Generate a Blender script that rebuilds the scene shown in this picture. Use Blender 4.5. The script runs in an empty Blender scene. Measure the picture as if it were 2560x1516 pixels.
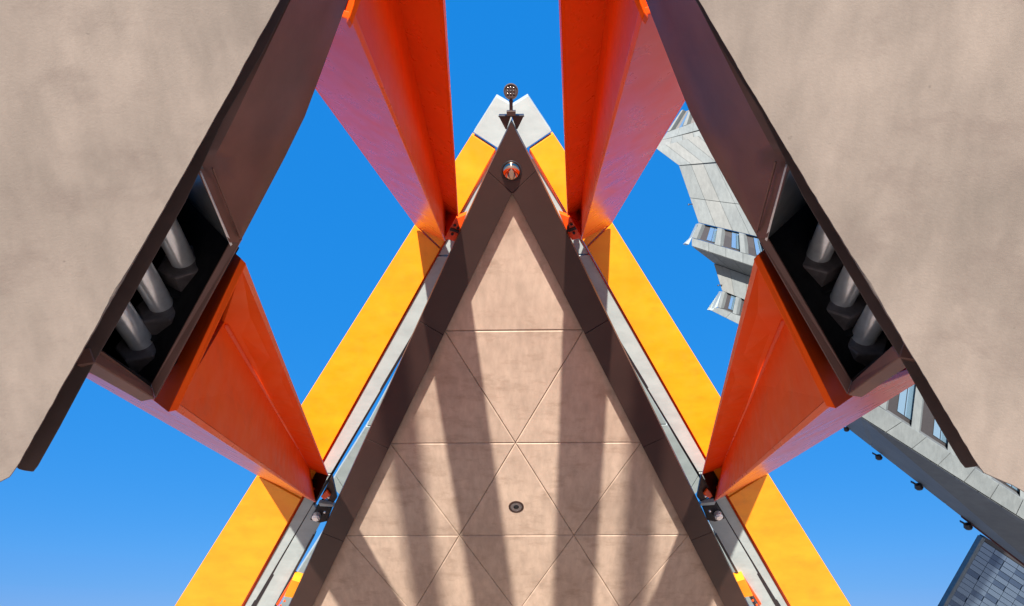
import bpy, bmesh, math, random
from mathutils import Vector, Matrix
random.seed(7)
S = bpy.context.scene
COL = S.collection
rad = math.radians

# ------------------------------------------------------------------ camera, sky, sun, exposure
IW, IH, FPX = 2560.0, 1516.0, 1400.0          # photograph size and focal length in its pixels
PITCH_TO_SOFFIT = math.atan(2933.0 / FPX)     # angle between the view axis and the soffit's plane
TILT = rad(33.0)                              # the canopy rises towards the viewer
SUN_ELEV = rad(14.0)
SUN_AZ = rad(-1.8)                             # 0 = straight behind the viewer
ELEV = PITCH_TO_SOFFIT - TILT
YAW = math.atan(21.0 / FPX)
CAM = Vector((0.049, 0.0, 1.5))

cam_data = bpy.data.cameras.new('camera')
cam_data.sensor_width = 36.0
cam_data.lens = FPX / IW * 36.0
cam_data.clip_start = 0.02
cam_data.clip_end = 3000.0
cam = bpy.data.objects.new('camera', cam_data)
COL.objects.link(cam)
cam.location = CAM
cam.rotation_euler = (math.pi / 2 + ELEV, 0.0, YAW)
S.camera = cam
ROT = cam.rotation_euler.to_matrix()

world = bpy.data.worlds.new('World')
S.world = world
world.use_nodes = True
wn = world.node_tree
wn.nodes.clear()
sky = wn.nodes.new('ShaderNodeTexSky')
sky.sky_type = 'NISHITA'
sky.sun_disc = False
sky.sun_elevation = SUN_ELEV
sky.sun_rotation = math.pi - SUN_AZ
sky.altitude = 0.0
sky.air_density = 1.0
sky.dust_density = 0.0
sky.ozone_density = 1.6
hsv = wn.nodes.new('ShaderNodeHueSaturation')
hsv.inputs['Hue'].default_value = 0.485
hsv.inputs['Saturation'].default_value = 1.35
bg = wn.nodes.new('ShaderNodeBackground')
bg.inputs['Strength'].default_value = 0.13
wo = wn.nodes.new('ShaderNodeOutputWorld')
wn.links.new(sky.outputs[0], hsv.inputs['Color'])
mixs = wn.nodes.new('ShaderNodeMix')
mixs.data_type = 'RGBA'
mixs.inputs[0].default_value = 0.92
mixs.inputs[7].default_value = (0.03, 0.80, 2.60, 1)      # even deep blue of the clear sky
wn.links.new(hsv.outputs[0], mixs.inputs[6])
wn.links.new(mixs.outputs[2], bg.inputs['Color'])
wn.links.new(bg.outputs[0], wo.inputs['Surface'])

sun_data = bpy.data.lights.new('sun', 'SUN')
sun_data.energy = 4.8
sun_data.angle = rad(1.1)
sun_data.color = (1.0, 0.94, 0.86)
sun = bpy.data.objects.new('sun', sun_data)
COL.objects.link(sun)
TO_SUN = Vector((math.sin(SUN_AZ) * math.cos(SUN_ELEV), -math.cos(SUN_AZ) * math.cos(SUN_ELEV), math.sin(SUN_ELEV)))
sun.rotation_euler = TO_SUN.to_track_quat('Z', 'Y').to_euler()
sun.location = (0, -20, 15)

S.view_settings.view_transform = 'Standard'
S.view_settings.look = 'None'
S.view_settings.exposure = 1.25
S.view_settings.gamma = 1.0
S.view_settings.use_curve_mapping = False
S.render.engine = 'CYCLES'
S.cycles.max_bounces = 8
S.cycles.diffuse_bounces = 4
S.cycles.use_denoising = True

# ------------------------------------------------------------------ measuring helpers
N = Vector((0.0, math.sin(TILT), math.cos(TILT)))      # the soffit's upward normal
D0 = 4.5                                               # distance of the soffit's plane from the eye

def ray(px, py):
    return ROT @ Vector(((px - IW / 2) / FPX, -(py - IH / 2) / FPX, -1.0))

def UP(px, py, z):
    """point seen at a pixel of the survey photograph, z metres along the view axis"""
    return CAM + ray(px, py) * z

def PL(px, py, d=0.0):
    """point on the plane parallel to the soffit, d metres above it"""
    r = ray(px, py)
    return CAM + r * ((D0 + d) / r.dot(N))

def on_plane(px, py, q, n):
    r = ray(px, py)
    return CAM + r * ((q - CAM).dot(n) / r.dot(n))

def LX(p, q, y):
    """x on the image line p-q at row y"""
    return p[0] + (q[0] - p[0]) * (y - p[1]) / (q[1] - p[1])

def mir(p, side):
    return Vector((-p[0], p[1], p[2])) if side > 0 else Vector(p)

# ------------------------------------------------------------------ object helpers
def link(name, me, mat, parent=None):
    o = bpy.data.objects.new(name, me)
    COL.objects.link(o)
    if mat is not None:
        me.materials.append(mat)
    if parent is not None:
        o.parent = parent
        o.matrix_parent_inverse = root_of(parent)
    return o

_roots = {}
def root_of(o):
    m = Matrix.Identity(4)
    p = o
    t = Vector((0, 0, 0))
    while p is not None:
        t += p.location
        p = p.parent
    return Matrix.Translation(-t) if o.parent is None else Matrix.Identity(4)

def tag(o, label, cat, group=None):
    o['label'] = label
    o['category'] = cat
    if group:
        o['group'] = group
    return o

def thing(name, label, cat, loc, group=None):
    o = bpy.data.objects.new(name, None)
    o.empty_display_size = 0.1
    COL.objects.link(o)
    o.location = loc
    return tag(o, label, cat, group)

def finish(bm, name, smooth=False):
    bmesh.ops.recalc_face_normals(bm, faces=bm.faces)
    me = bpy.data.meshes.new(name)
    bm.to_mesh(me)
    bm.free()
    if smooth:
        for p in me.polygons:
            p.use_smooth = True
    return me

def bev(bm, off, seg=1, edges=None):
    if off > 0:
        bmesh.ops.bevel(bm, geom=list(edges if edges is not None else bm.edges), offset=off, segments=seg, affect='EDGES', clamp_overlap=True, profile=0.5)

def add_prism(bm, front, back):
    a = [bm.verts.new(p) for p in front]
    b = [bm.verts.new(p) for p in back]
    n = len(a)
    bm.faces.new(a)
    bm.faces.new(list(reversed(b)))
    for i in range(n):
        j = (i + 1) % n
        bm.faces.new((a[j], a[i], b[i], b[j]))
    return a + b

def prism(name, front, ext, mat, parent=None, b=0.003, seg=1):
    """solid from a face outline pushed back by ext (a vector or a list of points)"""
    front = [Vector(p) for p in front]
    back = [p + ext for p in front] if isinstance(ext, Vector) else [Vector(p) for p in ext]
    bm = bmesh.new()
    add_prism(bm, front, back)
    bmesh.ops.recalc_face_normals(bm, faces=bm.faces)
    bev(bm, b, seg)
    return link(name, finish(bm, name), mat, parent)

def face_n(pts):
    """normal of an outline, pointing away from the eye"""
    n = Vector((0, 0, 0))
    c = sum(pts, Vector()) / len(pts)
    for i in range(len(pts)):
        n += (pts[i] - c).cross(pts[(i + 1) % len(pts)] - c)
    n.normalize()
    return n if n.dot(c - CAM) > 0 else -n

def slab(name, pts, th, mat, parent=None, b=0.003, seg=1):
    pts = [Vector(p) for p in pts]
    return prism(name, pts, face_n(pts) * th, mat, parent, b, seg)

def add_lathe(bm, prof, seg, origin, axis, spin=0.0):
    """rings (radius, height) about an axis"""
    axis = axis.normalized()
    q = axis.to_track_quat('Z', 'Y').to_matrix()
    rings = []
    for r, h in prof:
        if r < 1e-5:
            rings.append([bm.verts.new(origin + axis * h)])
        else:
            rings.append([bm.verts.new(origin + q @ Vector((r * math.cos(2 * math.pi * i / seg + spin), r * math.sin(2 * math.pi * i / seg + spin), h))) for i in range(seg)])
    for k in range(len(rings) - 1):
        A, B = rings[k], rings[k + 1]
        for i in range(seg):
            j = (i + 1) % seg
            a = A[i % len(A)], A[j % len(A)]
            c = B[i % len(B)], B[j % len(B)]
            vs = []
            for v in (a[0], a[1], c[1], c[0]):
                if v not in vs:
                    vs.append(v)
            if len(vs) >= 3:
                try:
                    bm.faces.new(vs)
                except ValueError:
                    pass
    if len(rings[0]) > 1:
        bm.faces.new(list(reversed(rings[0])))
    if len(rings[-1]) > 1:
        bm.faces.new(rings[-1])

def lathe(name, prof, seg, origin, axis, mat, parent=None, spin=0.0, smooth=True, b=0.0):
    bm = bmesh.new()
    add_lathe(bm, prof, seg, Vector(origin), Vector(axis), spin)
    if b:
        bmesh.ops.recalc_face_normals(bm, faces=bm.faces)
        bev(bm, b)
    o = link(name, finish(bm, name), mat, parent)
    if smooth:
        for p in o.data.polygons:
            p.use_smooth = True
        o.data.set_sharp_from_angle(angle=rad(35))
    return o

def box(name, c, x, y, z, mat, parent=None, b=0.003):
    """box about c with half-axes x, y, z"""
    f = [c - x - y - z, c + x - y - z, c + x + y - z, c - x + y - z]
    return prism(name, f, z * 2, mat, parent, b)

# ------------------------------------------------------------------ materials
def mat_new(name):
    m = bpy.data.materials.new(name)
    m.use_nodes = True
    nt = m.node_tree
    return m, nt, nt.nodes['Principled BSDF']

def noise(nt, scale, detail=4, rough=0.55, coord='Object', sc=None):
    tc = nt.nodes.new('ShaderNodeTexCoord')
    n = nt.nodes.new('ShaderNodeTexNoise')
    n.inputs['Scale'].default_value = scale
    n.inputs['Detail'].default_value = detail
    n.inputs['Roughness'].default_value = rough
    if sc:
        mp = nt.nodes.new('ShaderNodeMapping')
        mp.inputs['Scale'].default_value = sc
        nt.links.new(tc.outputs[coord], mp.inputs[0])
        nt.links.new(mp.outputs[0], n.inputs['Vector'])
    else:
        nt.links.new(tc.outputs[coord], n.inputs['Vector'])
    return n

def ramp(nt, src, stops):
    r = nt.nodes.new('ShaderNodeValToRGB')
    el = r.color_ramp.elements
    while len(el) < len(stops):
        el.new(0.5)
    for e, (p, c) in zip(el, stops):
        e.position = p
        e.color = (*c, 1) if len(c) == 3 else c
    nt.links.new(src, r.inputs[0])
    return r

def mixc(nt, fac, a, b, mode='MIX'):
    m = nt.nodes.new('ShaderNodeMix')
    m.data_type = 'RGBA'
    m.blend_type = mode
    if isinstance(fac, (int, float)):
        m.inputs[0].default_value = fac
    else:
        nt.links.new(fac, m.inputs[0])
    for i, v in ((6, a), (7, b)):
        if isinstance(v, tuple):
            m.inputs[i].default_value = (*v, 1)
        else:
            nt.links.new(v, m.inputs[i])
    return m.outputs[2]

def bump(nt, src, bsdf, strength, dist):
    b = nt.nodes.new('ShaderNodeBump')
    b.inputs['Strength'].default_value = strength
    b.inputs['Distance'].default_value = dist
    nt.links.new(src, b.inputs['Height'])
    nt.links.new(b.outputs[0], bsdf.inputs['Normal'])

def concrete(name, lo, hi, stain, s=1.0, stain_amt=0.5, rough=0.8, grain=0.86):
    m, nt, p = mat_new(name)
    n1 = noise(nt, 1.7 * s, 6, 0.6)
    n2 = noise(nt, 14 * s, 6, 0.65, sc=(1, 0.35, 0.35))
    n3 = noise(nt, 4.5 * s, 8, 0.7, sc=(0.8, 1.6, 1.2))
    n4 = noise(nt, 160 * s, 3, 0.6)
    c = ramp(nt, n1.outputs[0], [(0.3, lo), (0.7, hi)]).outputs[0]
    g = ramp(nt, n2.outputs[0], [(0.3, (grain,) * 3), (0.7, (2.0 - grain - 0.02,) * 3)]).outputs[0]
    c = mixc(nt, 1.0, c, g, 'MULTIPLY')
    st = ramp(nt, n3.outputs[0], [(0.52, (0, 0, 0)), (0.75, (stain_amt,) * 3)]).outputs[0]
    c = mixc(nt, st, c, stain)
    pit = ramp(nt, noise(nt, 38 * s, 2, 0.5).outputs[0], [(0.20, (0.75, 0.75, 0.75)), (0.25, (1, 1, 1))]).outputs[0]
    c = mixc(nt, 1.0, c, pit, 'MULTIPLY')
    oi = nt.nodes.new('ShaderNodeObjectInfo')
    tone = ramp(nt, oi.outputs['Random'], [(0.0, (0.93, 0.925, 0.92)), (1.0, (1.06, 1.055, 1.05))]).outputs[0]
    c = mixc(nt, 1.0, c, tone, 'MULTIPLY')
    nt.links.new(c, p.inputs['Base Color'])
    p.inputs['Roughness'].default_value = rough
    p.inputs['Specular IOR Level'].default_value = 0.3
    mx = nt.nodes.new('ShaderNodeMath'); mx.operation = 'ADD'
    nt.links.new(n4.outputs[0], mx.inputs[0]); nt.links.new(n2.outputs[0], mx.inputs[1])
    bump(nt, mx.outputs[0], p, 0.15, 0.002)
    return m

def paint(name, col, col2, rough=0.3, spec=0.5, coat=0.0, s=3.0, var=1.0):
    m, nt, p = mat_new(name)
    n1 = noise(nt, s, 5, 0.6, sc=(1, 1, 3))
    c = ramp(nt, n1.outputs[0], [(0.35, col), (0.68, col2)]).outputs[0]
    n2 = noise(nt, 60, 3, 0.6)
    gr = ramp(nt, noise(nt, 5.5, 8, 0.7, sc=(1.0, 0.5, 2.0)).outputs[0], [(0.54, (0, 0, 0)), (0.78, (0.34, 0.34, 0.34))]).outputs[0]
    c = mixc(nt, gr, c, tuple(v * 0.55 + 0.012 for v in col))
    nt.links.new(c, p.inputs['Base Color'])
    r = ramp(nt, noise(nt, 9, 4).outputs[0], [(0.3, (rough * 0.8,) * 3), (0.7, (rough * 1.25,) * 3)]).outputs[0]
    nt.links.new(r, p.inputs['Roughness'])
    p.inputs['Specular IOR Level'].default_value = spec
    p.inputs['Coat Weight'].default_value = coat
    p.inputs['Coat Roughness'].default_value = 0.15
    bump(nt, n2.outputs[0], p, 0.05 * var, 0.002)
    return m

def metal(name, col, rough, metallic=1.0, var=0.15, s=20):
    m, nt, p = mat_new(name)
    n1 = noise(nt, s, 5, 0.6)
    lo = tuple(v * (1 - var) for v in col); hi = tuple(v * (1 + var) for v in col)
    nt.links.new(ramp(nt, n1.outputs[0], [(0.3, lo), (0.7, hi)]).outputs[0], p.inputs['Base Color'])
    p.inputs['Metallic'].default_value = metallic
    p.inputs['Roughness'].default_value = rough
    bump(nt, noise(nt, 120, 3).outputs[0], p, 0.06, 0.002)
    return m

def glass(name, col, rough=0.05):
    m, nt, p = mat_new(name)
    p.inputs['Base Color'].default_value = (*col, 1)
    p.inputs['Metallic'].default_value = 0.75
    p.inputs['Roughness'].default_value = rough
    return m

M = {}
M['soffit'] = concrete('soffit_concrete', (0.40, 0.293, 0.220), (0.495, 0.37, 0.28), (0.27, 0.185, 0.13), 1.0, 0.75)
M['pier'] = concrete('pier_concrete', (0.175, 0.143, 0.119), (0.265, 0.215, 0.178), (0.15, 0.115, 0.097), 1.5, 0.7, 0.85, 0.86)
M['bronze'] = metal('bronze_panel', (0.040, 0.0195, 0.0155), 0.42, 0.25, 0.12, 4)
M['steel'] = metal('brown_steel', (0.150, 0.070, 0.050), 0.45, 0.25, 0.2, 7)
M['flange'] = metal('flange_steel', (0.115, 0.075, 0.062), 0.5, 0.25, 0.2, 9)
M['black'] = metal('black_steel', (0.012, 0.011, 0.013), 0.45, 0.4, 0.3, 30)
M['bolt'] = metal('bolt_steel', (0.90, 0.90, 0.87), 0.27, 0.6, 0.10, 60)
M['nut'] = metal('nut_steel', (0.13, 0.11, 0.105), 0.35, 0.2, 0.2, 60)
M['nut'].node_tree.nodes['Principled BSDF'].inputs['Specular IOR Level'].default_value = 0.2
M['gusset'] = metal('gusset_grey', (0.13, 0.14, 0.14), 0.5, 0.2, 0.2, 30)
M['matt'] = metal('matt_black', (0.016, 0.0155, 0.016), 0.95, 0.0, 0.3, 30)
M['matt'].node_tree.nodes['Principled BSDF'].inputs['Specular IOR Level'].default_value = 0.08
M['bare'] = metal('bare_steel', (0.75, 0.76, 0.76), 0.35, 0.6, 0.1, 60)
M['red'] = paint('red_orange_paint', (0.95, 0.085, 0.006), (0.97, 0.105, 0.008), 0.30, 0.5, 0.0, 2.0, 0.3)
M['red_satin'] = paint('red_satin_paint', (0.94, 0.085, 0.002), (0.97, 0.11, 0.003), 0.40, 0.10, 0.0, 2.0, 0.3)
M['red_flat'] = paint('red_flat_paint', (0.66, 0.060, 0.003), (0.74, 0.075, 0.004), 0.7, 0.05, 0.0, 2.0, 0.5)
M['yellow'] = paint('yellow_paint', (0.92, 0.27, 0.005), (0.95, 0.335, 0.009), 0.42, 0.5, 0.0, 2.2)
M['grey'] = paint('pale_grey_metal', (0.32, 0.36, 0.35), (0.38, 0.425, 0.41), 0.45, 0.5, 0.0, 4)
M['dark'] = metal('dark_bar', (0.03, 0.028, 0.032), 0.4, 0.4, 0.2, 10)
M['tower'] = concrete('tower_panel', (0.13, 0.145, 0.145), (0.17, 0.185, 0.18), (0.115, 0.125, 0.125), 0.5, 0.4, 0.6)
M['tower2'] = concrete('tower_panel_warm', (0.15, 0.158, 0.15), (0.185, 0.19, 0.18), (0.13, 0.135, 0.13), 0.5, 0.4, 0.6)
M['tower_dark'] = concrete('tower_panel_dark', (0.085, 0.092, 0.095), (0.11, 0.118, 0.12), (0.075, 0.08, 0.082), 0.3, 0.4, 0.6)
M['pane'] = glass('window_glass', (0.30, 0.46, 0.58))
M['frame'] = metal('window_frame', (0.04, 0.035, 0.035), 0.5, 0.3)
M['facade'] = glass('facade_glass', (0.16, 0.22, 0.30), 0.15)
M['facade2'] = glass('facade_glass_dark', (0.08, 0.12, 0.19), 0.15)
M['maroon'] = metal('maroon_rail', (0.10, 0.03, 0.03), 0.4, 0.3)
M['lens'] = glass('lamp_lens', (0.10, 0.08, 0.07), 0.15)
M['copper'] = metal('copper_dome', (0.55, 0.36, 0.26), 0.06, 1.0, 0.05, 5)
M['paving'] = concrete('paving', (0.54, 0.45, 0.37), (0.62, 0.53, 0.44), (0.46, 0.38, 0.31), 0.6, 0.4)

# ------------------------------------------------------------------ ground and the wall behind the viewer
def sheet(name, pts, mat):
    bm = bmesh.new()
    bm.faces.new([bm.verts.new(p) for p in pts])
    o = link(name, finish(bm, name), mat)
    o['kind'] = 'structure'
    return o
sheet('ground', [(-900, -900, 0), (900, -900, 0), (900, 900, 0), (-900, 900, 0)], M['paving'])

# ------------------------------------------------------------------ canopy: soffit panels and bronze border
ROWS = [477.0, 830.0, 1110.5, 1340.0, 1532.5]
def ctr(y):
    p = PL(1285, y)
    return Vector((0, p.y, p.z))
C0 = ctr(ROWS[0])
RSTEP = (ctr(ROWS[4]) - C0) / 4.0
zdep = -(ROT.inverted() @ (ctr(ROWS[2]) - CAM)).z
TW = 314.0 * zdep / FPX                         # side of one triangular panel
XV = Vector((1, 0, 0))
def LAT(k, j):
    return C0 + RSTEP * k + XV * ((j - k / 2.0) * TW)

NR = 7
canopy = thing('canopy', 'triangular canopy with pale concrete soffit panels and dark bronze border', 'canopy', LAT(3, 1.5))
def tri_panel(a, b, c, idx):
    cen = (a + b + c) / 3.0
    gap = 0.0028
    def inset(p):
        return p + (cen - p).normalized() * gap * 2.0
    pts = [inset(a), inset(b), inset(c)]
    n = N
    bm = bmesh.new()
    lip = 0.011
    low = [p + (cen - p).normalized() * lip * 1.6 for p in pts]
    v0 = [bm.verts.new(p) for p in low]
    v1 = [bm.verts.new(p + n * 0.007) for p in pts]
    v2 = [bm.verts.new(p + n * 0.05) for p in pts]
    bm.faces.new(v0)
    bm.faces.new(list(reversed(v2)))
    for i in range(3):
        j = (i + 1) % 3
        bm.faces.new((v0[j], v0[i], v1[i], v1[j]))
        bm.faces.new((v1[j], v1[i], v2[i], v2[j]))
    link('soffit_panel', finish(bm, 'soffit_panel'), M['soffit'], canopy)
i = 0
for k in range(NR):
    for j in range(k + 1):
        tri_panel(LAT(k, j), LAT(k + 1, j), LAT(k + 1, j + 1), i); i += 1
        if j < k:
            tri_panel(LAT(k, j), LAT(k, j + 1), LAT(k + 1, j + 1), i); i += 1
DROP = 0.075                                     # the border stands this far below the panels
tipo = ctr(305) ; tipo = Vector((0, PL(1279, 305, -DROP).y, PL(1279, 305, -DROP).z))
def bord(y, side):
    x = 1219 - 0.4565 * (y - 428)
    return mir(PL(x, y, -DROP), side)
def inn(k, side):
    p = LAT(k, 0) - N * DROP
    return mir(p, side)
# apex plate and side plates, split where the photograph shows joints
jy = [428, 803, 1096, 1333]
for side in (-1, 1):
    prevo, previ = None, None
    ks = [0, 1, 2, 3]
    G = 0.003
    for n_ in range(len(jy)):
        o_a = bord(jy[n_], side)
        i_a = inn(ks[n_], side)
        if n_ + 1 < len(jy):
            o_b, i_b = bord(jy[n_ + 1], side), inn(ks[n_ + 1], side)
        else:
            o_b, i_b = o_a + (bord(1500, side) - o_a) * 5.0, inn(NR, side)
        sh = (o_b - o_a).normalized() * G
        prism('border_panel', [o_a + sh, o_b - sh, i_b - sh, i_a + sh], N * 0.16, M['bronze'], canopy, 0.002)
ap = [tipo, bord(428, -1), inn(0, -1), bord(428, 1)]
prism('border_panel', ap, N * 0.16, M['bronze'], canopy, 0.002)
back = [LAT(0, 0) + N * 0.056, LAT(NR, 0) + N * 0.056, LAT(NR, NR) + N * 0.056]
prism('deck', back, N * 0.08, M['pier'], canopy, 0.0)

# ------------------------------------------------------------------ edge beams outside the border
Y_OUT = ((1240, 241), (437, 1516))
Y_IN = ((1237, 377), (603, 1516))
R_IN = ((1240, 384), (614, 1516))
BAR_L = ((1000, 888), (627, 1516))
BAR_R = ((1006, 890), (640, 1516))
def beam(side):
    word = 'left' if side < 0 else 'right'
    t = thing('edge_beam', 'yellow painted edge beam with pale grey strips along the %s side of the canopy' % word, 'beam', mir(PL(880, 950, 0.35), side), 'yellow edge beams beside the canopy')
    def P(x, y, d, o=0.45):
        v = mir(PL(x, y, d), side)
        if side > 0:
            v.x -= 0.185 * o * max(0.0, (y - 566) / 950.0) ** 1.2
        return v
    def dy(y):
        return 0.75 - 0.72 * (y - 240) / 1276.0
    # yellow face plates, one for each bay
    ybr = [(335, 373), (562, 622), (1188, 1247), (1760, 1800)]
    for a, b in zip(ybr[:-1], ybr[1:]):
        g = 2
        pts = [P(LX(*Y_OUT, yy), yy, dy(yy), 1.0) for yy in (a[0] + g, b[0] - g)] + [P(LX(*Y_IN, yy), yy, dy(yy)) for yy in (b[1] - g, a[1] + g)]
        prism('face_plate', pts, N * 0.12, M['yellow'], t, 0.004, 2)
    # grey end plate at the prow
    pts = [P(1240, 241, dy(241)), P(LX(*Y_OUT, 331), 331, dy(331)), P(1262, 382, dy(382)), P(1280, 264, dy(264))]
    low = P(1282, 400, dy(400))
    e = prism('end_plate', [pts[0], pts[1], pts[2], Vector((0.004 * side, low.y, low.z)), Vector((0.004 * side, pts[3].y, pts[3].z))], N * 0.2, M['grey'], t, 0.003)
    # red lip on the inner edge
    pts = [P(LX(*Y_IN, 377) + 1, 377, dy(377) - 0.01), P(LX(*Y_IN, 1790) - 7, 1790, dy(1790) - 0.01), P(LX(*R_IN, 1790), 1790, dy(1790) + 0.02), P(LX(*R_IN, 384), 384, dy(384) + 0.02)]
    prism('lip', pts, N * 0.14, M['red'], t, 0.002)
    # grey strip between the lip and the dark bar, in lengths
    brk = [(400, 400), (640, 640), (1185, 1185), (1790, 1790)]
    for a, b in zip(brk[:-1], brk[1:]):
        pts = [P(LX(*R_IN, yy) - 3, yy, dy(yy) + 0.03) for yy in (a[0] + 2, b[0] - 2)] + [P(LX(*BAR_L, yy) + 3, yy, dy(yy) + 0.03) for yy in (b[1] - 2, a[1] + 2)]
        prism('grey_strip', pts, N * 0.05, M['grey'], t, 0.002)
    pts = [P(LX(*BAR_L, yy), yy, dy(yy) + 0.005) for yy in (700, 1790)] + [P(LX(*BAR_R, yy), yy, dy(yy) + 0.005) for yy in (1790, 700)]
    prism('dark_bar', pts, N * 0.12, M['dark'], t, 0.002)
    # second grey strip inside the bar, from the lower node downwards
    pts = [P(x, y, dy(y) + 0.04) for x, y in ((783, 1262), (LX(*BAR_R, 1790) - 2, 1790), (LX(*BAR_R, 1790) + 58, 1790), (800, 1310), (804, 1290))]
    prism('grey_strip', pts, N * 0.05, M['grey'], t, 0.002)
    pts = [P(x, y, dy(y) + 0.03) for x, y in ((782, 1338), (786, 1342), (LX(*BAR_R, 1790) + 64, 1790), (LX(*BAR_R, 1790) + 57, 1790))]
    prism('dark_bar', pts, N * 0.08, M['dark'], t, 0.001)
    return t
for side in (-1, 1):
    beam(side)

def roof_wedge(side):
    word = 'left' if side < 0 else 'right'
    t = thing('roof_fascia', 'pale grey upper fascia panels showing through the gap at the %s canopy edge' % word, 'fascia', mir(PL(900, 1150, 0.9), side), 'grey fascia strips behind the canopy border')
    def P(x, y, d=1.15):
        return mir(PL(x, y, d), side)
    for q in ([(1010, 885), (978, 953), (917, 1064), (990, 1064)], [(915, 1067), (839, 1188), (872, 1240), (988, 1067)], [(838, 1191), (825, 1212), (852, 1240), (868, 1240)]):
        prism('fascia_panel', [P(*p) for p in q], N * 0.12, M['grey'], t, 0.002)
    prism('fascia_panel', [P(830, 1297, 1.1), P(733, 1448, 1.1), P(700, 1516, 1.1), P(880, 1516, 1.1), P(880, 1297, 1.1)], N * 0.12, M['grey'], t, 0.002)
    prism('fascia_panel', [P(1270, 384, 0.6), P(1140, 600, 0.6), P(1060, 760, 0.6), P(1200, 600, 0.6), P(1290, 420, 0.6)], N * 0.08, M['grey'], t, 0.002)
for side in (-1, 1):
    roof_wedge(side)

# ------------------------------------------------------------------ struts
def strut(side, which):
    W = 'left' if side < 0 else 'right'
    if which == 'upper':
        label = 'red tapered steel strut hanging from the top edge, %s of the prow lamp' % W
        A, V, B, E = UP(1080, -541, 1.14), UP(968, -226, 1.68), UP(880, 52, 1.36), UP(600, -42, 1.45)
        At, Vt, Bt, Et = PL(1146, 540, 0.18), PL(1118, 505, 0.62), PL(1112, 604, 0.14), PL(1041, 566, 0.54)
        bar = [(872, 44, 1.342), (881, 62, 1.355), (1092, -541, 1.135), (1072, -541, 1.125)]
        cap = [(860, 38, 1.41), (873, 44, 1.342), (1073, -541, 1.125), (1050, -541, 1.18)]
    else:
        label = 'orange tapered steel strut beside the three black bolts on the %s' % W
        A, V, B, E = UP(613, 656, 1.36), UP(560, 806, 1.66), UP(436, 1024, 1.37), UP(120, 890, 1.85)
        At, Vt, Bt, Et = PL(822, 1190, 0.12), PL(778, 1178, 0.42), PL(790, 1257, 0.08), PL(645, 1190, 0.20)
        bar = [(602, 646, 1.345), (616, 660, 1.35), (444, 1026, 1.365), (420, 1031, 1.35)]
        cap = [(584, 630, 1.40), (603, 646, 1.345), (421, 1031, 1.35), (384, 1002, 1.42)]
    F = A + (E - B) * 0.75
    Ft = At + (Et - Bt) * 0.75
    pts = [mir(p, side) for p in (A, V, B, E, F)]
    tip = [mir(p, side) for p in (At, Vt, Bt, Et, Ft)]
    if side > 0 and which == 'lower':
        for k, dx in enumerate((0.03, 0.03, 0.045, 0.10, 0.08)):
            tip[k].x -= dx
    A, V, B, E, F = pts
    At, Vt, Bt, Et, Ft = tip
    t = thing('tapered_strut', label, 'strut', (A + B) / 2, '%s tapered struts' % which)
    lip, lipt = 0.019, 0.010
    def to(p, q, s):
        return p + (q - p).normalized() * s
    inward = ((V - (A + B) / 2)).normalized()
    # the groove: two webs meeting in a valley, and the back of the casing
    A1, B1 = to(A, B, lip), to(B, A, lip)
    A1t, B1t = to(At, Bt, lipt), to(Bt, At, lipt)
    nseg = 6
    def shell(name, cols, closed, mat, b=0.0):
        bm = bmesh.new()
        rings = [[bm.verts.new(a.lerp(c, k / nseg)) for a, c in cols] for k in range(nseg + 1)]
        m = len(cols)
        for k in range(nseg):
            for i in range(m if closed else m - 1):
                j = (i + 1) % m
                bm.faces.new((rings[k][i], rings[k][j], rings[k + 1][j], rings[k + 1][i]))
        bm.faces.new(list(reversed(rings[0])))
        bm.faces.new(rings[-1])
        bmesh.ops.recalc_face_normals(bm, faces=bm.faces)
        if b:
            bev(bm, b, 2, [e for e in bm.edges if e.calc_face_angle(0) > rad(12)])
        return link(name, finish(bm, name), mat, t)
    th, tht = 0.014, 0.008
    def inn2(p, q, d):
        return p + (q - p).normalized() * d
    back0 = (E + F) / 2 - (A + B) / 2
    back0.normalize()
    bk = lambda p, d: p + back0 * d
    # two webs forming the groove, each a real plate
    shell('web', [(A1, A1t), (V, Vt), (bk(V, th), bk(Vt, tht)), (bk(A1, th), bk(A1t, tht))], True, M['red_satin'])
    shell('web', [(B1, B1t), (V, Vt), (bk(V, th), bk(Vt, tht)), (bk(B1, th), bk(B1t, tht))], True, M['red_satin'])
    # outer plates
    side_in_a = (B - A).normalized()
    shell('outer_plate', [(B, Bt), (E, Et), (E - side_in_a * th, Et - side_in_a * tht), (B1, B1t)], True, M['red'], 0.003)
    shell('outer_plate', [(A, At), (F, Ft), (F + side_in_a * th, Ft + side_in_a * tht), (A1, A1t)], True, M['red'], 0.003)
    shell('outer_plate', [(E, Et), (F, Ft), (bk(F, th), bk(Ft, tht)), (bk(E, th), bk(Et, tht))], True, M['red'], 0.003)
    # lips welded along both edges of the groove
    ax = ((At + Bt + Vt) - (A + B + V)).normalized()
    out = ((A + B) / 2 - V).normalized()
    for P0, P1, Q0, Q1 in ((A, A1, At, A1t), (B, B1, Bt, B1t)):
        f = [P0 + out * 0.006, P1 + out * 0.006, Q1 + out * 0.003, Q0 + out * 0.003]
        prism('edge_lip', f, -out * 0.004, M['red'], t, 0.001)
    # bar and plate closing the wide end
    vd = mir(ray(500, 700).normalized(), side)
    prism('end_bar', [mir(UP(*p), side) for p in bar], vd * 0.03, M['red_satin'], t, 0.002)
    prism('end_plate', [mir(UP(*p), side) for p in cap], vd * 0.02 + ax * 0.012, M['red_flat'], t, 0.001)
    # weld bead along the valley
    bm = bmesh.new()
    wd = (Vt - V)
    add_lathe(bm, [(0.009, 0.02), (0.004, wd.length - 0.06)], 10, V + out * 0.004, wd)
    link('weld_bead', finish(bm, 'weld_bead', True), M['red'], t)
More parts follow.
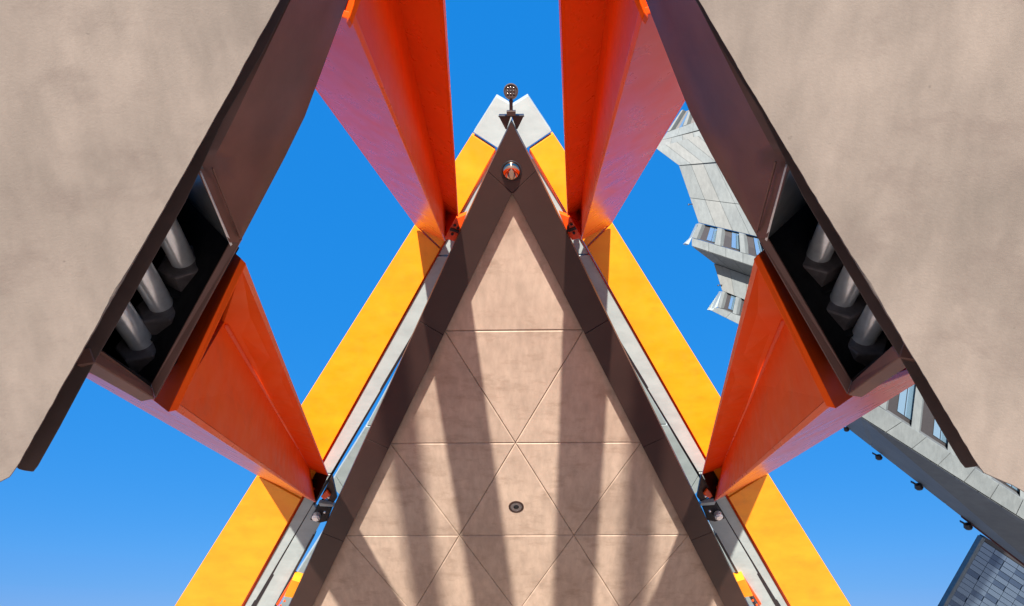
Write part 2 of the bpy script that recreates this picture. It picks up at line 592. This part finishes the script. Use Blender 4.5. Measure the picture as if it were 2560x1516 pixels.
    # plate closing the narrow end of the groove, with two bolt heads
    tn = (At - Vt).cross(Bt - Vt).normalized()
    if tn.dot(ax) > 0:
        tn = -tn
    inn_ = [to(At, A, 0.10), to(Vt, V, 0.06), to(Bt, B, 0.10)]
    prism('tip_plate', [p + tn * 0.0 for p in inn_], ax * 0.01, M['red'] if which == 'upper' else M['dark'], t, 0.001)
    for f in (0.25, 0.6):
        c = to(Vt, V, 0.07).lerp(to(Bt, B, 0.10), f)
        lathe('bolt_head', [(0.016, 0), (0.016, 0.018), (0.010, 0.026), (0, 0.028)], 12, c, -ax, M['red'], t)
for side in (-1, 1):
    strut(side, 'upper')
    strut(side, 'lower')

# ------------------------------------------------------------------ piers and bolted brackets
EDGE = [(716, -60), (700, 0), (675, 45), (648, 94), (616, 152), (586, 208), (544, 282), (502, 358), (470, 415), (438, 472), (426, 493), (337, 650), (264, 777), (210, 871), (156, 965), (100, 1065), (47, 1160), (35, 1178), (22, 1196), (0, 1207), (-60, 1232)]
def pier(side):
    W = 'left' if side < 0 else 'right'
    t = thing('concrete_pier', 'massive pale brown concrete pier filling the %s of the picture' % W, 'pier', mir(UP(-300, 900, 0.9), side), 'concrete piers at both sides')
    q = UP(430, 480, 0.93)
    n = (UP(700, 0, 0.92) - UP(45, 1170, 0.97)).cross(UP(-500, 500, 0.80) - UP(45, 1170, 0.97)).normalized()
    rnd = random.Random(3 + side)
    line = []
    for a, b in zip(EDGE[:-1], EDGE[1:]):
        L = math.hypot(b[0] - a[0], b[1] - a[1])
        m = max(1, int(L / 14))
        for s in range(m):
            f = s / m
            line.append((a[0] + (b[0] - a[0]) * f + rnd.uniform(-0.7, 0.7), a[1] + (b[1] - a[1]) * f + rnd.uniform(-0.7, 0.7)))
    outer = [(-220, 1330), (-620, 2000), (-1000, 5200), (-3400, 5200), (-2600, 900), (-1500, -500), (-300, -700), (500, -560), (740, -300)]
    pts = [on_plane(x, y, q, n) for x, y in line + outer]
    if n.dot(q - CAM) < 0:
        n = -n
    ext = n * 0.34 + Vector((-0.30, 0, 0))
    pts = [mir(p, side) for p in pts]
    ext = mir(ext, side)
    nn = mir(n, side)
    cen = sum(pts, Vector()) / len(pts)
    bm = bmesh.new()
    # rounded arris in three steps
    rings = []
    for ins, dep in ((0.004, 0.0), (0.0014, 0.0012), (0.0, 0.0045)):
        rings.append([bm.verts.new(p + (cen - p).normalized() * ins + nn * dep) for p in pts])
    rings.append([bm.verts.new(p + ext) for p in pts])
    m = len(pts)
    for a, b in zip(rings[:-1], rings[1:]):
        for i in range(m):
            j = (i + 1) % m
            bm.faces.new((a[j], a[i], b[i], b[j]))
    bm.faces.new(rings[0]); bm.faces.new(list(reversed(rings[-1])))
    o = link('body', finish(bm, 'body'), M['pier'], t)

def bracket(side):
    W = 'left' if side < 0 else 'right'
    t = thing('steel_bracket', 'brown steel bracket with recessed pocket bolted to the %s concrete pier' % W, 'bracket', mir(UP(430, 640, 1.1), side), 'steel brackets on the piers')
    def P(x, y, z):
        return mir(UP(x, y, z), side)
    def Q(name, pts, th, mat, b=0.002, seg=1, parent=t):
        pts = [mir(UP(*p), side) for p in pts]
        c = sum(pts, Vector()) / len(pts)
        n = Vector((0, 0, 0))
        for i in range(len(pts)):
            n += (pts[i] - c).cross(pts[(i + 1) % len(pts)] - c)
        n.normalize()
        eye = mir(CAM, side)
        if n.dot(c - eye) < 0:
            n = -n
        return prism(name, pts, n * th, mat, parent, b, seg)
    # front flange strip along the concrete
    pts = [(735, -90), (700, -40), (640, 90), (560, 230), (430, 460), (250, 760), (130, 985), (38, 1150), (47, 1174), (62, 1178), (84, 1181), (96, 1166), (150, 1070), (238, 905), (300, 800), (465, 505), (560, 300), (660, 130), (745, -40), (775, -90)]
    prism('flange', [mir(UP(x, y, 1.025 + 0.00003 * y), side) for x, y in pts], mir(ray(300, 650).normalized() * 0.02 + Vector((-0.012, 0, 0)), side), M['flange'], t, 0.002, 2)
    # cheek plate, folded at its middle
    cheek = [(780, -120, 0.985), (905, -120, 1.33), (866, 0, 1.30), (858, 33, 1.30), (788, 222, 1.29), (762, 292, 1.285), (736, 349, 1.28), (711, 396, 1.28), (679, 453, 1.28), (599, 608, 1.28), (503, 436, 1.04), (560, 300, 1.02), (660, 130, 1.01)]
    # two flat facets meeting on a soft fold
    fold_a = (806, 170)
    def zz(x, y):
        # depth grows from the flange towards the free edge
        xl = LX((465, 505), (745, -40), y)
        xr = LX((599, 608), (736, 349), y) if y > 349 else (LX((736, 349), (788, 222), y) if y > 222 else LX((788, 222), (858, 33), y))
        f = (x - xl) / max(1.0, xr - xl)
        return 1.055 + 0.235 * max(0.0, f)
    bm = bmesh.new()
    ys = [-120, 0, 33, 90, 150, 222, 260, 292, 320, 349, 372, 396, 453, 520, 607]
    rows = []
    for y in ys:
        xl = LX((465, 505), (745, -40), y) - 45
        if y > 436:
            xl = LX((498, 436), (576, 612), y)
        xr = LX((599, 608), (711, 396), y) if y >= 396 else (LX((711, 396), (762, 292), y) if y >= 292 else (LX((762, 292), (788, 222), y) if y >= 222 else LX((788, 222), (858, 33), y)))
        rows.append([mir(UP(xl + (xr - xl) * f, y, zz(xl + (xr - xl) * f, y)), side) for f in (0, 0.25, 0.5, 0.75, 1.0)])
    th = mir(ray(700, 300).normalized(), side) * 0.02
    fr = [[bm.verts.new(p) for p in r] for r in rows]
    bk = [[bm.verts.new(p + th) for p in r] for r in rows]
    for a in range(len(rows) - 1):
        for i in range(4):
            bm.faces.new((fr[a][i], fr[a][i + 1], fr[a + 1][i + 1], fr[a + 1][i]))
            bm.faces.new((bk[a][i + 1], bk[a][i], bk[a + 1][i], bk[a + 1][i + 1]))
        bm.faces.new((fr[a][4], bk[a][4], bk[a + 1][4], fr[a + 1][4]))
        bm.faces.new((bk[a][0], fr[a][0], fr[a + 1][0], bk[a + 1][0]))
    bmesh.ops.remove_doubles(bm, verts=bm.verts, dist=0.0005)
    ch = link('cheek_plate', finish(bm, 'cheek_plate', True), M['steel'], t)
    ch.data.set_sharp_from_angle(angle=rad(40))
    # pocket: frame on two sides, inclined back plate, end walls
    Q('pocket_frame', [(604, 599, 1.287), (388, 998, 1.30), (376, 964, 1.295), (573, 606, 1.275)], 0.03, M['steel'], 0.002)
    Q('pocket_frame', [(388, 998, 1.30), (238, 908, 1.05), (225, 868, 1.05), (255, 881, 1.08), (377, 966, 1.29)], 0.03, M['steel'], 0.002)
    back_pts = [(580, 612, 1.31), (374, 970, 1.33), (170, 850, 1.58), (440, 470, 1.58)]
    Q('back_plate', back_pts, 0.02, M['matt'], 0.001)
    Q('gusset', [(490, 420, 1.07), (579, 614, 1.30), (440, 470, 1.60)], 0.012, M['gusset'], 0.001)
    Q('gusset_edge', [(501, 434, 1.035), (505, 434, 1.035), (581, 612, 1.275), (576, 616, 1.275)], 0.006, M['bare'], 0.0)
    Q('pocket_wall', [(430, 466, 1.60), (160, 852, 1.60), (200, 868, 1.15), (446, 474, 1.15)], 0.012, M['matt'], 0.001)  # unseen side wall, added to keep sky light out of the pocket
    Q('pocket_wall', [(376, 972, 1.33), (236, 884, 1.08), (170, 850, 1.58)], 0.012, M['matt'], 0.001)
    Q('weld_bead', [(528, 420, 1.074), (532, 419, 1.076), (602, 592, 1.278), (598, 594, 1.274)], -0.003, M['steel'], 0.0)
    # three anchor bolts
    axc = Vector((0.05, 0.55, 0.60)).normalized()          # camera axes: right, up, towards the eye
    ax = mir(ROT @ axc, side)
    for n_, (x, y, z, sp) in enumerate([(466, 668, 1.385, 0.55), (412, 776, 1.385, 0.15), (362, 869, 1.385, 0.30)]):
        c = P(x, y, z)
        bo = lathe('anchor_bolt', [(0.0275, -0.02), (0.0275, 0.16), (0.024, 0.166), (0.0, 0.167)], 40, c, ax, M['bolt'], t)
        nu = lathe('nut', [(0.056, -0.034), (0.060, -0.030), (0.060, 0.018), (0.055, 0.022), (0.026, 0.022)], 6, c, ax, M['nut'], bo, spin=sp + (0.35 * n_ if side > 0 else 0.0), smooth=False, b=0.0015)
        lathe('washer', [(0.072, -0.038), (0.072, -0.031)], 32, c, ax, M['matt'], bo)
for side in (-1, 1):
    pier(side)
    bracket(side)

# ------------------------------------------------------------------ lamps on the canopy
def lamps():
    # floodlight standing on the tip
    base = PL(1281, 290, -0.06)
    base.x = 0.0
    t = thing('floodlight', 'dark round floodlight on a short stem at the tip of the prow', 'lamp', base)
    up = -RSTEP.normalized()                      # along the soffit, out past the tip
    a, b_ = XV, N
    s = 0.0031
    def R(x, y, h=0.0):
        """x, y in millimetre-like pixels from the base, h out of the soffit"""
        return base + XV * (x * s) + up * (y * s) - N * h
    # bracket wings gripping the border
    for sg in (-1, 1):
        prism('wing', [R(sg * 1, -3, -0.05), R(sg * 31, -3, -0.05), R(sg * 15, -34, -0.05), R(sg * 12, -34, -0.05)], N * 0.05, M['bronze'], t, 0.001)
    prism('wing_plate', [R(-32, -4, -0.03), R(-31, 0, -0.03), R(31, 0, -0.03), R(32, -4, -0.03)], N * 0.09, M['dark'], t, 0.001)
    box('mounting_block', R(0, 6.5, 0.0), XV * (11 * s), up * (6 * s), N * 0.03, M['bronze'], t, 0.002)
    lathe('stem', [(0.013, 0), (0.013, 0.06), (0.016, 0.062), (0.016, 0.075), (0.010, 0.077), (0.010, 0.11)], 20, R(0, 12, 0.01), up, M['bronze'], t)
    hd = R(0, 57, 0.02)
    face = (CAM - hd).normalized()
    face = (face + up * 0.25).normalized()
    h = lathe('head', [(0.02, -0.085), (0.036, -0.08), (0.052, -0.045), (0.0545, -0.01), (0.0545, 0.012), (0.046, 0.013), (0.044, 0.004), (0, 0.004)], 40, hd, face, M['bronze'], t)
    sx = XV
    sy = face.cross(sx).normalized()
    for ix in (-1, 0, 1):
        for iy in (-1, 0, 1):
            c = hd + sx * ix * 0.022 + sy * iy * 0.022 + face * 0.006
            lathe('lens', [(0.0095, 0), (0.0095, 0.002), (0.006, 0.005), (0, 0.006)], 16, c, face, M['lens'], h)
    # mirrored dome under the apex plate
    c = PL(1277, 428, -DROP - 0.004); c.x = -0.004
    t = thing('dome_lamp', 'mirrored copper dome lamp set in the dark apex of the canopy', 'lamp', c)
    lathe('ring', [(0.078, -0.004), (0.082, 0.004), (0.079, 0.008), (0.074, 0.008), (0.074, 0.0)], 48, c, -N, M['dark'], t)
    prof = [(0.073 * math.cos(a), 0.002 + 0.05 * math.sin(a)) for a in [i * math.pi / 2 / 12 for i in range(12)]] + [(0, 0.052)]
    lathe('dome', prof, 48, c, -N, M['copper'], t)
    # recessed downlight
    c = PL(1289, 1267, 0.0); c.x = 0.0
    t = thing('downlight', 'small round recessed downlight in the third row of soffit panels', 'lamp', c)
    lathe('trim_ring', [(0.074, -0.002), (0.082, 0.002), (0.082, 0.005), (0.072, 0.008), (0.062, 0.008), (0.060, 0.002)], 48, c, -N, M['bronze'], t)
    lathe('reflector', [(0.060, 0.006), (0.052, 0.004), (0.044, 0.0015), (0.0, 0.001)], 40, c, -N, M['nut'], t)
    lathe('lens', [(0.030, 0.002), (0.030, 0.006), (0.015, 0.012), (0, 0.014)], 24, c, -N, M['black'], t)
lamps()

# ------------------------------------------------------------------ hinge fittings at the nodes
def fitting(side, which):
    W = 'left' if side < 0 else 'right'
    if which == 'upper':
        t = thing('hinge_bracket', 'small orange hinge box where the %s upper strut meets the canopy border' % W, 'bracket', mir(PL(1140, 570, 0.2), side), 'orange hinge boxes at the upper nodes')
        def P(x, y, d=0.22):
            return mir(PL(x, y, d), side)
        prism('box', [P(1166, 536), P(1137, 548), P(1125, 572), P(1150, 580)], N * 0.10, M['red'], t, 0.003)
        prism('box', [P(1124, 575), P(1149, 583), P(1136, 604), P(1112, 597)], N * 0.10, M['red'], t, 0.003)
        prism('gap_plate', [P(1150, 579, 0.2), P(1122, 569, 0.2), P(1120, 575, 0.2), P(1148, 585, 0.2)], N * 0.05, M['dark'], t, 0.0)
        for x, y in ((1137, 563), (1145, 570), (1131, 585)):
            lathe('bolt_head', [(0.012, 0), (0.012, 0.012), (0, 0.016)], 8, P(x, y, 0.215), -mir(N, side), M['dark'], t)
    else:
        t = thing('hinge_bracket', 'black pin joint and orange block where the %s lower strut meets the canopy' % W, 'bracket', mir(PL(820, 1250, 0.3), side), 'black pin joints at the lower nodes')
        def P(x, y, d=0.3):
            return mir(PL(x, y, d - 0.17), side)
        prism('side_plate', [P(830, 1190), P(842, 1246), P(833, 1258), P(812, 1246), P(806, 1236)], N * 0.03, M['bronze'], t, 0.001)
        prism('block', [P(816, 1227, 0.27), P(826, 1240, 0.27), P(811, 1250, 0.27), P(802, 1243, 0.27)], N * 0.025, M['red'], t, 0.002)
        prism('side_plate', [P(796, 1258, 0.27), P(832, 1262, 0.27), P(836, 1268, 0.27), P(800, 1266, 0.27)], N * 0.05, M['grey'], t, 0.001)
        prism('yoke', [P(792, 1270), P(800, 1262), P(830, 1272), P(818, 1304), P(800, 1308), P(775, 1300)], N * 0.10, M['black'], t, 0.004)
        lathe('pin', [(0.045, 0), (0.045, 0.05), (0.03, 0.055), (0.03, 0.065), (0, 0.066)], 24, P(793, 1288, 0.3), -mir(N, side), M['bolt'], t)
        for x, y in ((812, 1280), (822, 1243)):
            lathe('bolt_head', [(0.012, 0), (0.012, 0.014), (0, 0.018)], 8, P(x, y, 0.27), -mir(N, side), M['bolt'], t)
for side in (-1, 1):
    fitting(side, 'upper')
    fitting(side, 'lower')
def yellow_fitting(side):
    W = 'left' if side < 0 else 'right'
    t = thing('hinge_bracket', 'yellow hinge box at the bottom edge beside the %s canopy border' % W, 'bracket', mir(PL(725, 1480, 0.3), side), 'yellow hinge boxes at the bottom edge')
    def P(x, y, d=0.3):
        return mir(PL(x, y, d - 0.28), side)
    prism('box', [P(730, 1450), P(750, 1456), P(735, 1496), P(710, 1492)], N * 0.12, M['yellow'], t, 0.004, 2)
    prism('box', [P(730, 1449, 0.34), P(709, 1492, 0.34), P(695, 1516, 0.34), P(690, 1512, 0.34)], N * 0.05, M['red'], t, 0.002)
    for x, y in ((712, 1502), (702, 1513)):
        lathe('bolt_head', [(0.013, 0), (0.013, 0.012), (0, 0.017)], 8, P(x, y, 0.31), -mir(N, side), M['red'], t)
for side in (-1, 1):
    yellow_fitting(side)

# ------------------------------------------------------------------ towers on the right
def tower():
    AW = (ray(2250, 800).normalized() + Vector((0.25, 0, 0))).normalized()
    t = thing('panel_tower', 'pale grey panelled tower with stepped bays and ribbon windows', 'building', Vector((26, 22, 0)))
    def K(p, z):
        return UP(p[0], p[1], z)
    def strip(quad, zs, n, mat_list, name='wall_panel', th=0.5, gap=0.0025, rows=(0.0, 1.0)):
        """quad a,b,c,d: a-b one long edge, d-c the other; split into n pieces along it"""
        a, b, c, d = [K(p, z) for p, z in zip(quad, zs)]
        nn = face_n([a, b, c, d])
        for r0, r1 in zip(rows[:-1], rows[1:]):
            for i in range(n):
                f0, f1 = i / n + gap / 2, (i + 1) / n - gap / 2
                def pt(f, r):
                    return (a.lerp(b, f)).lerp(d.lerp(c, f), r)
                q = [pt(f0, r0 + gap), pt(f1, r0 + gap), pt(f1, r1 - gap), pt(f0, r1 - gap)]
                prism(name, q, AW * th, mat_list[i % len(mat_list)], t, 0.01)
        prism('wall_core', [p + AW * 0.08 for p in (a, b, c, d)], AW * (th * 0.8), M['tower_dark'], t, 0.0)
    T, T2, TD = M['tower'], M['tower2'], M['tower_dark']
    # upper bays
    strip([(1667, 331), (1800, 283), (1810, 308), (1653, 351)], (30, 30, 29.6, 29.6), 4, [T])
    strip([(1653, 351), (1810, 312), (1850, 392), (1638, 369)], (29.6, 29.6, 29, 29), 6, [T2, T], rows=(0, 1))
    strip([(1638, 370), (1770, 333), (1850, 400), (1697, 414)], (29.0, 29.3, 29, 28.6), 5, [T, T2])
    strip([(1697, 415), (1850, 404), (1960, 608), (1746, 557)], (28.6, 28.6, 28, 28), 5, [T, T2, T], rows=(0, 0.57, 1.0))
    strip([(1729, 595), (1985, 671), (1985, 700), (1729, 615)], (27.4, 27.4, 27.3, 27.3), 6, [T])
    strip([(1729, 616), (1985, 700), (1985, 730), (1784, 658)], (27.3, 27.3, 28.2, 28.2), 5, [T2])
    strip([(1784, 659), (1985, 732), (1960, 790), (1805, 727)], (28.2, 28.2, 28, 28), 5, [T2, T])
    strip([(1794, 769), (1960, 836), (1960, 868), (1778, 777)], (27.4, 27.4, 27.3, 27.3), 5, [T])
    # end faces of the bays, sunlight put into their paler grey
    for q, z in (([(1746, 558), (1729, 594), (1713, 609), (1722, 612)], 27.7), ([(1805, 728), (1794, 768), (1776, 775), (1782, 777)], 27.7)):
        slab('end_face', [K(p, z) for p in q], 0.4, M['grey'], t, 0.01)
    # ribbon windows
    def ribbon(quad, zs, n, fr=0.12):
        a, b, c, d = [K(p, z) for p, z in zip(quad, zs)]
        nn = face_n([a, b, c, d])
        prism('window_band', [p + AW * 0.35 for p in (a, b, c, d)], AW * 0.3, M['frame'], t, 0.0)
        for i in range(n + 1):
            f0, f1 = (i - 0.11) / n, (i + 0.11) / n
            if i == 0: f0, f1 = 0.0, 0.19 / n
            q = [a.lerp(b, f0), a.lerp(b, f1), d.lerp(c, f1), d.lerp(c, f0)]
            prism('pier_panel', q, AW * 0.5, M['tower'], t, 0.01)
        for i in range(n):
            f0, f1 = (i + 0.17) / n, (i + 0.87) / n
            for u0, u1 in ((0.40, 0.66), (0.69, 0.97)):
                g0, g1 = f0 + (f1 - f0) * u0, f0 + (f1 - f0) * u1
                def pt(f, r):
                    return a.lerp(b, f).lerp(d.lerp(c, f), r) + AW * 0.3
                w = prism('window', [pt(g0, 0.08), pt(g1, 0.08), pt(g1, 0.9), pt(g0, 0.9)], AW * 0.04, M['pane'], t, 0.004)
    ribbon([(1746, 558), (1960, 608), (1985, 671), (1729, 594)], (27.9, 27.9, 27.4, 27.4), 4)
    ribbon([(1805, 728), (1960, 792), (1960, 836), (1794, 768)], (27.9, 27.9, 27.4, 27.4), 4)
    ribbon([(1703, 276), (1780, 246), (1800, 283), (1667, 330)], (30.4, 30.4, 30, 30), 3)
    # lower wing
    lo_ = [(2114, 1067), (2403, 1291), (2560, 1410), (2800, 1600)]
    up_ = [(2149, 1041), (2392, 1202), (2560, 1304), (2800, 1455)]
    strip([up_[0], up_[3], lo_[3], lo_[0]], (24, 24, 30, 30), 11, [TD])
    strip([(2000, 890), up_[0], lo_[0], (1990, 985)], (24, 24, 30, 30), 4, [TD])
    strip([(2195, 1016), (2800, 1405), (2800, 1452), (2150, 1040)], (24.0, 24.0, 24.0, 24.0), 10, [T])
    strip([(2030, 905), (2195, 1016), (2150, 1040), (2000, 944)], (24.0, 24.0, 24.0, 24.0), 3, [T])
    ribbon([(2215, 900), (2560, 1130), (2560, 1256), (2197, 1015)], (24.5, 24.5, 24.05, 24.05), 4)
    ribbon([(2020, 780), (2212, 898), (2194, 1012), (2030, 904)], (24.5, 24.5, 24.05, 24.05), 2)
    # the body of the tower behind its cladding
    body = [(1830, 260), (1900, 420), (2040, 660), (2010, 860), (2160, 960), (2640, 1279), (2640, 1720), (2860, 1720), (2860, 1335), (3400, 900), (3000, -100)]
    prism('core', [K(p, 31.5) for p in body], ray(2300, 700).normalized() * 8, M['tower'], t, 0.05)
    prism('maroon_rail', [K(p, 29.8) for p in [(2402, 1287), (2800, 1592), (2800, 1602), (2402, 1293)]], ray(2500, 1400).normalized() * 0.15, M['maroon'], t, 0.01)
tower()

def cameras():
    spots = [(2113, 1071, 1.0), (2193, 1140, 1.25), (2292, 1213, 1.5), (2415, 1312, 1.5)]
    names = ['topmost small dark spotlight under the lower edge of the grey tower', 'second small dark spotlight down the lower edge of the grey tower', 'third small dark spotlight down the lower edge of the grey tower', 'small dark spotlight at the end of the maroon rail on the tower']
    for (x, y, s), lb in zip(spots, names):
        c = UP(x, y, 29.7)
        t = thing('edge_spotlight', lb, 'lamp', c, 'spotlights along the tower edge')
        rx, ry = ROT @ Vector((1, 0, 0)), ROT @ Vector((0, -1, 0))
        k = 0.125 * s
        box('arm', c - ry * k * 0.4 - rx * k * 0.6, rx * k * 0.9 + ry * k * 0.5, ry * k * 0.3, ROT @ Vector((0, 0, -1)) * k * 0.4, M['dark'], t, 0.004)
        lathe('head', [(k * 0.9, 0), (k * 1.1, k * 1.0), (k * 0.8, k * 1.5), (0, k * 1.6)], 14, c + rx * k * 0.3 - ry * k * 0.2, (ry * 1.0 + rx * 0.35), M['dark'], t)
    for x, y, lb in ((1724, 511, 'tiny dark spotlight on the upper bay of the grey tower'), (1798, 713, 'tiny dark spotlight on the middle bay of the grey tower')):
        c = UP(x, y, 28)
        t = thing('edge_spotlight', lb, 'lamp', c, 'spotlights along the tower edge')
        rx, ry = ROT @ Vector((1, 0, 0)), ROT @ Vector((0, -1, 0))
        box('arm', c + rx * 0.05, rx * 0.10, ry * 0.02, ROT @ Vector((0, 0, -1)) * 0.03, M['dark'], t, 0.004)
        lathe('head', [(0.03, 0), (0.05, 0.06), (0, 0.09)], 12, c - rx * 0.05 - ry * 0.02, ry, M['dark'], t)
cameras()

def glass_block():
    z = 60.0
    a, b, c, d = UP(2459, 1345, z), UP(2900, 1640, z), UP(2700, 2000, z), UP(2100, 1975, z)
    t = thing('glass_building', 'blue glazed building with louvred facade in the lower right corner', 'building', UP(2500, 1600, z))
    u = (b - a); v = (d - a)
    nn = face_n([a, b, d])
    prism('core', [a + nn * 0.3, b + nn * 0.3, b + v + nn * 0.3, d + nn * 0.3], ray(2560, 1600).normalized() * 12 + u.normalized() * 8, M['facade2'], t, 0.0)
    rnd = random.Random(5)
    # louvre courses with panes of three tones
    nrow, ncol = 60, 26
    mats = [M['facade'], M['facade2']]
    for r in range(0, 24):
        pass
    ul, vl = u.length, v.length
    uh, vh = u.normalized(), v.normalized()
    rowh, colw = 0.55, 1.5
    for ci in range(int(8.5 / colw)):
        for ri in range(int(15 / rowh)):
            off = (ci * 0.37 % 1.0) * rowh
            p = a + uh * (ci * colw + 0.05 + 0.25) + vh * (ri * rowh + off * 0 + 0.3)
            q = [p, p + uh * (colw - 0.05), p + uh * (colw - 0.05) + vh * (rowh - 0.06), p + vh * (rowh - 0.06)]
            dk = rnd.random() < 0.25
            prism('pane', [x + nn * (0.12 if dk else 0.05) for x in q], nn * 0.05, mats[1] if dk else mats[0], t, 0.0)
    prism('edge_mullion', [a - uh * 0.15, a + uh * 0.25, d + uh * 0.25, d - uh * 0.15], nn * 0.6, M['tower'], t, 0.02)
    prism('coping', [a - vh * 0.2, b - vh * 0.2, b + vh * 0.25, a + vh * 0.25], nn * 0.6, M['frame'], t, 0.02)
glass_block()

# ------------------------------------------------------------------ unseen boards on posts, added behind the viewer to cast soffit stripes
def stripe_caster(px, word):
    q0, q1 = PL(px, 860), PL(px, 1750)
    yb = -3.0
    def tr(q):
        return q + TO_SUN * ((yb - q.y) / TO_SUN.y)
    c = tr(PL(px, 1250))
    zs = sorted((tr(q0).z, tr(q1).z))
    hw = 0.145 * TW
    sg = -1 if c.x < 0 else 1
    t = thing('shadow_caster', 'unseen shadow board on a post, added behind the viewer on the %s' % word, 'caster_post', Vector((c.x, yb, 0)), 'added shadow boards behind the viewer')
    prism('board', [Vector((c.x - hw, yb, zs[0])), Vector((c.x + hw, yb, zs[0])), Vector((c.x + hw, yb, zs[1])), Vector((c.x - hw, yb, zs[1]))], Vector((0, -0.03, 0)), M['grey'], t, 0.004)
    x = c.x
    lathe('caster_post', [(0.045, 0.004), (0.04, zs[1] - 0.05), (0, zs[1] - 0.02)], 20, Vector((x, yb - 0.09, 0)), Vector((0, 0, 1)), M['steel'], t)
    for z in (zs[0] + 0.15, zs[1] - 0.15):
        box('arm', Vector((x, yb - 0.042, z)), Vector((0.10, 0, 0)), Vector((0, 0.011, 0)), Vector((0, 0, 0.015)), M['steel'], t, 0.002)
stripe_caster(1031, 'left')
stripe_caster(1602, 'right')
